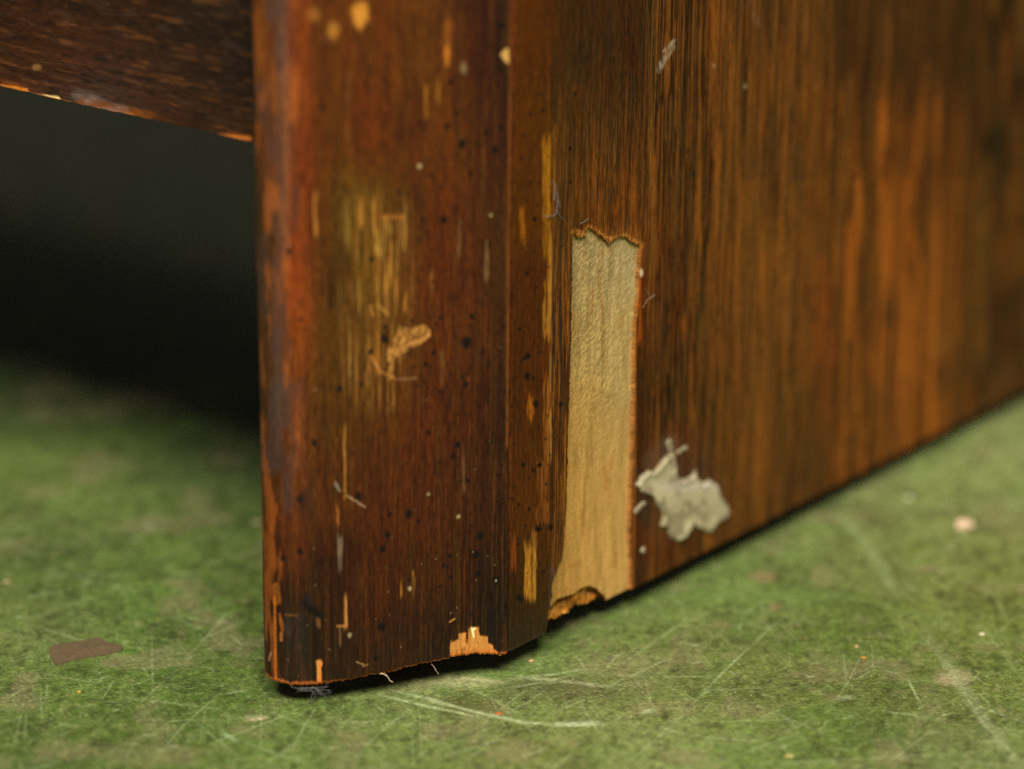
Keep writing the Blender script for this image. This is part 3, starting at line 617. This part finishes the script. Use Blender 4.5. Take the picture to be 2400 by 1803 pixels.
jag = 7 * (vn(qx * .4, qy * 0 + 2, 2) - .5) * (qy < 640)
jx = 2.2 * (fbm(qy * .11, qx * 0, 3, 3) - .5) * 2
cut = inpoly(qx + jx, qy + jag, STRIP)
# rounded, worn lower corner where the veneer breaks off
cut |= inpoly(qx, qy, [(1248,1560),(1256,1512),(1266,1505),(1276,1490),(1281,1474),(1284,1455),(1300,1455),(1300,1560)])
side = sheet('side_panel', P2, N, C, G, ~cut, .0012, (150, 100, 48), M_WOOD, cab)
sub = np.s_[:np.searchsorted(vs, .128), np.searchsorted(us, .004):np.searchsorted(us, .062)]
bxs, bys = px[sub], py[sub]
BARE = [(1380,600,(150,128,80)),(1450,600,(160,142,94)),(1400,800,(160,134,78)),(1460,850,(172,148,90)),(1380,1000,(162,126,64)),(1440,1050,(178,146,84)),(1370,1200,(170,132,64)),(1440,1250,(184,146,80)),(1340,1350,(170,128,60)),(1440,1350,(186,146,78)),(1400,1130,(176,134,66))]
Cb = rbf(bxs, bys, BARE, 60, 110) * np.array([1.36, 1.32, 1.38])
su, sz = Um[sub], Zm[sub]
rr_ = fbm((su + .35 * sz) * 1.4, (sz - .5 * su) * 3.2, 3, 5)                       # short sloping tool marks left by the veneer glue
up_ = 1 - ss(850, 1150, bys)
Cb *= (.66 + .34 * fbm(su * .8, sz * .08, 3, 2) + .34 * fbm(su * 3.2, sz * .3, 3, 8))[..., None]
put(Cb, ss(.55, .7, fbm(su * .5, sz * .07, 3, 4)), (150, 112, 50), .4); put(Cb, up_ * ss(.5, .7, fbm(su * .35, sz * .12, 3, 6)), (146, 118, 66), .3)
Cb *= (1 + (.34 + .85 * up_ * (1 - .6 * ss(1425, 1450, bxs))) * (rr_ - .5))[..., None]
put(Cb, ss(.62, .74, fbm(su * 1.6, sz * .12, 3, 9)), (170, 112, 44), .28)
for a_ in ((1375,640,1374,660,4),(1396,680,1398,735,4.5),(1423,575,1422,600,4),(1460,745,1459,770,5),(1424,1100,1430,1150,9),(1372,1200,1374,1260,4),(1345,1330,1366,1322,12),(1451,1300,1449,1330,10),(1330,1392,1335,1380,5),(1446,1060,1440,1100,5)):
    put(Cb, seg(bxs, bys, *a_, 2.5), (176, 108, 40), .35)
hb = (rr_ - .5) * .00022 * (.3 + .7 * up_) + (fbm(su * .3, sz * .1, 2, 1) - .5) * .0002
Pb = P[sub] - NS * .0010 + NS * hb[..., None]
qbx, qby = qx[sub][:-1, :-1], qy[sub][:-1, :-1]
jb = 3 * (fbm(qbx * .08, qby * 0, 2, 4) - .5)
o = sheet('ground_veneer', Pb, N[sub], Cb, G[sub], ~inpoly(qbx, qby + jb, LOWB), .0016, (120, 74, 24), M_BARE, side)
o['label'] = 'bare pale wood strip where the outer veneer is gone'
sub = np.s_[:np.searchsorted(vs, .03), np.searchsorted(us, .004):np.searchsorted(us, .062)]
su, sz = Um[sub], Zm[sub]
ro = fbm(su * .55, sz * .4, 4, 3)
Cc = np.zeros(su.shape + (3,)) + alb((176, 112, 34)); Cc *= (.3 + 1.35 * ro)[..., None]
put(Cc, ss(.58, .72, fbm(su * .8, sz * .5, 3, 12)), (214, 158, 84), .7)
Pc = P[sub] - NS * .0024 + NS * ((ro - .5) * .0026)[..., None]
core = sheet('core_board', Pc, N[sub], Cc, G[sub], ~inpoly(qx[sub][:-1, :-1], qy[sub][:-1, :-1] + 5 * (fbm(qx[sub][:-1, :-1] * .1, qx[sub][:-1, :-1] * 0, 2, 2) - .5), DEEP), .003, (130, 80, 30), M_CORE, side)
core['label'] = 'torn orange core wood at the broken lower edge'
def quad(a0, a1, off0, off1):
    A = S0[:2] + d2 * a0; B = S0[:2] + d2 * a1
    return [A - n2_ * off0, B - n2_ * off0, B - n2_ * off1, A - n2_ * off1]
prism('panel_board', quad(.006, .345, .0045, .018), ZB + .007, TOP, M_WOOD, side, (60, 38, 18))

# --- front rail, left of the post, seen past its rounded edge
e3 = e0 + np.array([.002, .014])
dz = ray(597, 333); t = e3[1] / dz[1]; A0 = CAM + dz * t                            # lower edge of the rail where the post hides it
dr = -NS[:2] if NS[0] > 0 else NS[:2]
AR = np.array([dr[0], dr[1], 0.0]); AR /= np.linalg.norm(AR)
NA = np.array([AR[1], -AR[0], 0.0]);  NA = NA if NA @ (CAM - A0) > 0 else -NA
us = axis((-.008, .0, .001), (0, .14, .0004), (.14, .6, .02)); vs = axis((0, .012, .0003), (.012, .06, .0006), (.06, TOP - A0[2], .02))
U, Vv = np.meshgrid(us, vs); P = A0 + U[..., None] * AR
ed = .0003 * (vn(U * 400, U * 0, 2) - .5)
P[..., 2] = A0[2] + Vv + ed * (Vv < .012)
N = np.zeros_like(P) + NA
px, py = proj(P); Um, Zm = U * 1000, Vv * 1000
C = .72 * rbf(px, py, [(50,50,(52,26,14)),(150,150,(62,32,18)),(300,50,(50,28,16)),(450,100,(44,26,16)),(560,50,(40,26,18)),(300,180,(56,30,16)),(400,240,(58,32,18)),(520,250,(50,28,16)),(250,210,(70,48,40)),(550,180,(34,22,16)),(100,100,(66,36,18))], 90, 60)
a = fbm(Um * .045, Zm * 1.3, 4, 2); C *= (1 + .9 * (a - .5) + .3 * (fbm(Um * .3, Zm * 2.4, 2, 3) - .5))[..., None]
put(C, ss(.64, .78, fbm(Um * .09, Zm * 1.5, 3, 9)), (104, 62, 28), .4); put(C, ss(.66, .78, fbm(Um * .16, Zm * 1.3, 3, 15)), (80, 62, 50), .2); put(C, ss(.6, .72, fbm(Um * .2, Zm * 1.4, 3, 21)), (20, 14, 11), .6)
put(C, (1 - ss(.8, 2.2, Zm)) * ss(.42, .6, fbm(Um * .08, Zm * .1, 2, 6)), (150, 80, 26), .45)
for a_ in ((0,205,60,214,11,(206,120,34)),(92,228,134,233,11,(246,206,130)),(515,318,585,325,5,(200,110,40)),(200,252,310,270,6,(150,80,34)),(0,202,200,250,3,(150,84,34))):
    put(C, seg(px, py, *a_[:5], 3), a_[5], .85)
put(C, seg(px, py, 180, 222, 290, 262, 16, 10) * vn(px * .06, py * .1, 2), (128, 112, 104), .5); put(C, ell(px, py, 86, 158, 10, 7, .5), (140, 100, 60), .6)
np.clip(C, .003, 1, out=C)
P += N * ((a - .5) * .00015)[..., None]
G = np.stack([Zm, Um, 0 * Um], -1)
rail = sheet('front_rail', P, N, C, G, np.ones((len(vs) - 1, len(us) - 1), bool), .016, (70, 40, 20), M_WOOD, cab)
# underside board and the far legs, which carry the cabinet and shade the floor below it
cA = S0[:2] + d2 * .012 - n2_ * .018; 
Lr = A0[:2] - AR[:2] * 0 + d2 * .018
w_ = .6
pts = [Lr, Lr + AR[:2] * w_, Lr + AR[:2] * w_ + d2 * .30, Lr + d2 * .30]
DEPTH = .29
prism('bottom_board', [Lr - AR[:2] * .012, Lr + AR[:2] * w_, Lr + AR[:2] * w_ + d2 * (DEPTH - .02), Lr - AR[:2] * .012 + d2 * (DEPTH - .02)], A0[2] + .004, A0[2] + .022, M_WOOD, cab, (60, 40, 26))
prism('top_board', [Lr - AR[:2] * .03 - d2 * .02, Lr + AR[:2] * w_ - d2 * .02, Lr + AR[:2] * w_ + d2 * DEPTH, Lr - AR[:2] * .03 + d2 * DEPTH], TOP, TOP + .02, M_WOOD, cab, (60, 40, 26))
# glides under the post and panel that hold the edge off the floor
gm = plain('black_glide', (20, 18, 16))
c0 = prof[-120] - nrm[-120] * .024
prism('glide', [c0 + np.array([.006 * math.cos(t), .006 * math.sin(t)]) for t in np.linspace(0, 2 * math.pi, 17)[:-1]], .00004, ZB + .0016, gm, cab, (20, 18, 16))
c0 = S0[:2] + d2 * .30 - n2_ * .011
prism('glide', [c0 + np.array([.005 * math.cos(t), .005 * math.sin(t)]) for t in np.linspace(0, 2 * math.pi, 17)[:-1]], .00004, ZB + .007, gm, cab, (20, 18, 16))
c0 = Lr + AR[:2] * (w_ - .02) + d2 * .02
for k in (0, DEPTH - .06):
    q = c0 + d2 * k
    prism('leg', [q, q + AR[:2] * .03, q + AR[:2] * .03 + d2 * .03, q + d2 * .03], .0001, A0[2] + .0035, M_WOOD, cab)

# --- dried pale paint on the side panel
SPL = [(1487,1139),(1500,1120),(1514.5,1102),(1530,1104),(1540,1092),(1551.7,1080.6),(1567,1066),(1570,1050),(1574,1056),(1583,1071),(1585,1098),(1587,1122),(1598.7,1127.6),(1616,1118),(1628,1102),(1634,1122),(1647.6,1133),(1661,1125.6),(1681,1139),(1686.7,1168.7),(1702,1186),(1706,1206),(1698.5,1217.6),(1681,1221.5),(1673,1241),(1661,1249),(1641.7,1241),(1622,1231),(1616,1245),(1606.5,1262.5),(1587,1272),(1571,1262.5),(1561.5,1237),(1546,1231),(1551.7,1208),(1534,1176.5),(1526,1165),(1499,1155)]
def on_side(x, y):
    d = ray(x, y); t = ((S0 - CAM) @ NS) / (d @ NS); q = CAM + d * t; return (q - S0) @ DS, q[2]
us = np.arange(.028, .108, .00024); vs = np.arange(ZB + .002, .055, .00022)
U, Vv = np.meshgrid(us, vs); P = S0 * np.array([1, 1, 0]) + U[..., None] * DS; P[..., 2] = Vv; N = np.zeros_like(P) + NS
px, py = proj(P)
wx = 9 * (fbm(px * .05, py * .05, 3, 3) - .5); wy = 9 * (fbm(px * .05, py * .05, 3, 9) - .5)
# distance to the outline gives the thick dried rim
ins_ = inpoly(px + wx, py + wy, SPL); dd = pdist(px + wx, py + wy, SPL)
bits = np.zeros(px.shape)
for a_ in ((1490,1200,1506,1182,5),(1508,1290,1508,1294,6),(1568,1036,1570,1052,9),(1588,1060,1603,1050,5)):
    bits = np.maximum(bits, seg(px + wx, py + wy, *a_, 3))
h = np.where(ins_, ss(0, 5, dd) * (.00034 + .0002 * np.exp(-((dd - 6) / 6) ** 2)), 0) + bits * .00012
h += (fbm(px * .03, py * .03, 3, 4) - .5) * .0001 * (h > 0)
C = np.zeros_like(P) + alb((190, 176, 138)); C *= (.62 + .75 * fbm(px * .025, py * .025, 3, 2))[..., None]
put(C, np.exp(-((dd - 3) / 9) ** 2) * ins_ * ss(.35, .6, fbm(px * .03, py * .03, 3, 5)), (196, 184, 156), .6); put(C, ss(.5, .66, fbm(px * .05, py * .035, 3, 8)), (96, 82, 52), .5); put(C, (1 - ss(.5, 4, dd)) * ins_, (96, 70, 42), .55); put(C, bits * (~ins_), (150, 138, 108), 1)
put(C, ell(px, py, 1600, 1140, 60, 12, .6), (214, 200, 182), .6); put(C, ell(px, py, 1665, 1140, 20, 12, .6), (206, 196, 176), .6)
ok = (ins_ | (bits > .4))[:-1, :-1]
mp = plain('dried_paint', (200, 190, 160), .55)
spl = sheet('paint_splash', P + N * (.00022 + h)[..., None], N, C, np.stack([px * .1, py * .1, 0 * px], -1), ok, .0005, (180, 168, 130), M_BARE, side)
spl['label'] = 'pale dried paint splash'

# ------------------------------------------------------------------ loose things
def flat_flake(name, pts, thick, mat, bumpy=.0002, seed=1):
    """a thin irregular flake lying on the floor, outline as points on the floor"""
    import bmesh
    r = random.Random(seed); bm = bmesh.new()
    top = [bm.verts.new((x, y, thick * r.uniform(.7, 1.2))) for x, y in pts]; bot = [bm.verts.new((x, y, .00003)) for x, y in pts]
    cx = sum(p[0] for p in pts) / len(pts); cy = sum(p[1] for p in pts) / len(pts)
    mid = [bm.verts.new((cx + (x - cx) * .6, cy + (y - cy) * .6, thick + r.uniform(0, bumpy))) for x, y in pts]
    c = bm.verts.new((cx, cy, thick + bumpy)); n = len(pts)
    for i in range(n):
        j = (i + 1) % n
        bm.faces.new((bot[i], bot[j], top[j], top[i])); bm.faces.new((top[i], top[j], mid[j], mid[i])); bm.faces.new((mid[i], mid[j], c))
    bm.faces.new(bot[::-1])
    bmesh.ops.recalc_face_normals(bm, faces=bm.faces)
    me = bpy.data.meshes.new(name); bm.to_mesh(me); bm.free(); me.materials.append(mat)
    o = bpy.data.objects.new(name, me); COL.objects.link(o); return o
fl_m = plain('brown_flake', (98, 82, 56), .7, .3, .00005, 900)
fp = [(116,1534),(118,1520),(135,1513),(160,1509),(178,1506),(200,1503),(222,1497),(240,1500),(252,1507),(270,1512),(286,1517),(284,1528),(262,1533),(238,1538),(215,1541),(190,1545),(165,1550),(145,1557),(128,1560)]
thing(flat_flake('wood_flake', [tuple(onz(x, y, 0)[:2]) for x, y in fp], .0004, fl_m, .0003), 'thin brown flake lying flat on the green floor left of the post', 'flake')

def crumb(x, y, r, col, label, seed, squash=.55):
    import bmesh
    q = onz(x, y, r * .3); rnd = random.Random(seed)
    bm = bmesh.new(); bmesh.ops.create_icosphere(bm, subdivisions=2, radius=r)
    for v_ in bm.verts:
        k = 1 + rnd.uniform(-.22, .22); v_.co.x *= k * 1.2; v_.co.y *= k; v_.co.z = max(v_.co.z * k * squash, -r * squash * .6)
    lo = min(v_.co.z for v_ in bm.verts)
    me = bpy.data.meshes.new('crumb'); bm.to_mesh(me); bm.free(); me.materials.append(plain('crumb_stone', col, .8))
    o = bpy.data.objects.new('crumb', me); COL.objects.link(o); o.location = (q[0], q[1], -lo + .00002)
    return thing(o, label, 'crumb', 'crumbs on the green floor')
crumb(2258, 1230, .0021, (214, 184, 150), 'pale pink crumb on the green floor far right, largest of the crumbs', 1)
crumb(2130, 1168, .0008, (205, 205, 165), 'small whitish crumb between the cabinet side and the large pink crumb', 2)
crumb(2301, 1487, .0005, (235, 215, 180), 'white grain at the right beside the broad pale scuff', 3)
crumb(2008, 1516, .00045, (215, 170, 120), 'pinkish grain at the head of a long thin scratch, right of centre', 4)
crumb(2024, 1542, .00045, (205, 140, 40), 'orange grain touching the long thin scratch at right', 5)
crumb(1169, 1672, .0006, (190, 96, 26), 'orange splinter lying on the curved pale scratch in front of the post', 6, .3)
crumb(1245, 1549, .0006, (196, 150, 110), 'pinkish crumb just in front of the groove beside the chipped edge', 7)
crumb(15, 1365, .0008, (170, 150, 110), 'tan crumb at the far left edge of the floor', 8)
crumb(1850, 1772, .0009, (176, 164, 100), 'yellowish crumb near the front edge, lower right', 9, .3)
crumb(349, 1233, .0013, (124, 122, 92), 'greyish crumb out of focus behind the brown flake', 10, .3)
crumb(603, 1222, .0012, (150, 140, 100), 'greyish crumb half hidden by the left edge of the post', 11, .3)
crumb(185, 1622, .0004, (205, 150, 50), 'orange grain in front of the brown flake', 12)

# tiny dust on the floor
rnd = random.Random(3); Vd, Fd = [], []
for i in range(420):
    x, y = rnd.uniform(0, 2400), rnd.uniform(1250, 1803)
    q = onz(x, y, 0); r = rnd.uniform(.00008, .0002)
    rel = (q[:2] - S0[:2]) @ NS[:2]
    if rel < .002 or (x < 1260 and y < 1640 and x > 580): continue
    b0 = len(Vd)
    Vd += [(q[0] + r, q[1], .00003), (q[0] - r * .5, q[1] + r, .00003), (q[0] - r * .5, q[1] - r, .00003), (q[0], q[1], .00003 + r * 1.2)]
    Fd += [(b0, b0 + 1, b0 + 3), (b0 + 1, b0 + 2, b0 + 3), (b0 + 2, b0, b0 + 3), (b0 + 2, b0 + 1, b0)]
me = bpy.data.meshes.new('dust'); me.from_pydata(Vd, [], Fd); me.materials.append(plain('pale_dust', (196, 186, 146)))
o = bpy.data.objects.new('dust', me); COL.objects.link(o); o['kind'] = 'stuff'; o['label'] = 'tiny pale grains scattered on the green floor'

# lint and hairs
def fibres(name, curves, rad, mat, label, cat):
    cu = bpy.data.curves.new(name, 'CURVE'); cu.dimensions = '3D'; cu.bevel_depth = rad; cu.bevel_resolution = 0; cu.resolution_u = 4
    for pts in curves:
        s = cu.splines.new('NURBS'); s.points.add(len(pts) - 1); s.use_endpoint_u = True; s.order_u = 3
        for i, q in enumerate(pts): s.points[i].co = (*q, 1)
    tmp = bpy.data.objects.new('tmp', cu); me = bpy.data.meshes.new_from_object(tmp); me.materials.clear(); me.materials.append(mat)
    bpy.data.objects.remove(tmp); o = bpy.data.objects.new(name, me); COL.objects.link(o)
    return thing(o, label, cat)
lint = plain('grey_lint', (140, 138, 132), .9, .2)
tanh = plain('tan_fibre', (190, 170, 130), .9, .2)
def at(x, y, off, z=None):
    """a point a little in front (towards the camera) of the post's foot"""
    d = ray(x, y); tt = off; return tuple(CAM + d * tt)
dpost = (P0[len(P0) // 4] - CAM) @ _f
def fpt(x, y, dep): return tuple(CAM + ray(x, y) * dep)
dq = (onz(717, 1608, ZB) - CAM) @ _f
rnd = random.Random(8); cs = []
for i in range(0):      # knot of lint
    cs.append([fpt(700 + rnd.gauss(0, 7), 1613 + rnd.gauss(0, 3), dq - .0002) for _ in range(4)])
for pts in ([(688,1611),(700,1617),(722,1614),(735,1622),(742,1634),(730,1640)], [(700,1612),(740,1612),(765,1618),(778,1622),(770,1626),(750,1627)], [(702,1618),(725,1609),(748,1617),(760,1628),(768,1640)],
            [(735,1622),(728,1632),(730,1642),(738,1646)], [(745,1630),(750,1618),(740,1622),(732,1628)], [(680,1608),(694,1616),(712,1612)], [(756,1612),(770,1606),(766,1600)], [(700,1616),(720,1622),(745,1617),(775,1618)]):
    cs.append([fpt(x, y, dq - .0004 + rnd.uniform(-.0004, .0002)) for x, y in pts])
for (x0, y0, x1, y1) in [(rnd.uniform(690, 745), rnd.uniform(1608, 1622), rnd.uniform(700, 780), rnd.uniform(1606, 1636)) for _ in range(4)]:
    cs.append([fpt(x0, y0, dq - .0002), fpt((x0 + x1) / 2, (y0 + y1) / 2 + rnd.uniform(-5, 5), dq - .0004), fpt(x1, y1, dq - .0002)])
fibres('lint_tuft', cs, .000022, lint, 'wispy grey lint caught under the rounded foot of the post', 'lint')
d3 = (onz(895, 1580, ZB) - CAM) @ _f
fibres('lint_fibre', [[fpt(x, y, d3 - .0003) for x, y in ((893,1578),(903,1580),(910,1588),(914,1597),(921,1599))], [fpt(x, y, d3 - .0003) for x, y in ((890,1580),(897,1577),(908,1586))]], .0001, tanh, 'short curled tan fibre hanging from the lower edge of the post', 'fibre')
d4 = (onz(1012, 1558, ZB) - CAM) @ _f
fibres('lint_fibre', [[fpt(x, y, d4 - .0003) for x, y in ((1010,1556),(1018,1563),(1022,1573),(1028,1580))]], .00006, tanh, 'fine hair dropping from the post edge left of the orange chip', 'fibre')
def sp(x, y, off=.0004):
    a_, z_ = on_side(x, y); q = S0 * np.array([1, 1, 0]) + DS * a_ + NS * off; return (q[0], q[1], z_)
fibres('lint_fibre', [[sp(x, y) for x, y in ((1340,1040),(1348,1066),(1360,1092),(1366,1118),(1386,1124))]], .00003, plain('dark_hair', (60, 44, 20)), 'thin dark hair curling over the bare wood strip', 'hair')
cs = [[sp(x, y) for x, y in p_] for p_ in (((1268,505),(1280,508),(1295,506),(1303,498)), ((1292,455),(1298,470),(1305,480),(1300,498)), ((1298,430),(1302,450),(1306,470),(1300,490),(1310,508),(1320,516)), ((1294,450),(1306,462),(1309,486)), ((1292,420),(1300,446),(1296,468)), ((1355,525),(1370,517),(1376,512)))]
fibres('cobweb', cs, .00005, lint, 'pale cobweb strands on the ridge above the missing veneer strip', 'cobweb')
cs = [[sp(x, y) for x, y in p_] for p_ in (((1520,700),(1530,690),(1534,692)), ((1530,690),(1516,700),(1510,706)), ((1510,675),(1516,690),(1526,698)), ((1504,720),(1512,706),(1516,700)))]
fibres('cobweb', cs, .00003, tanh, 'faint hairs just right of the bare strip near its top', 'cobweb')
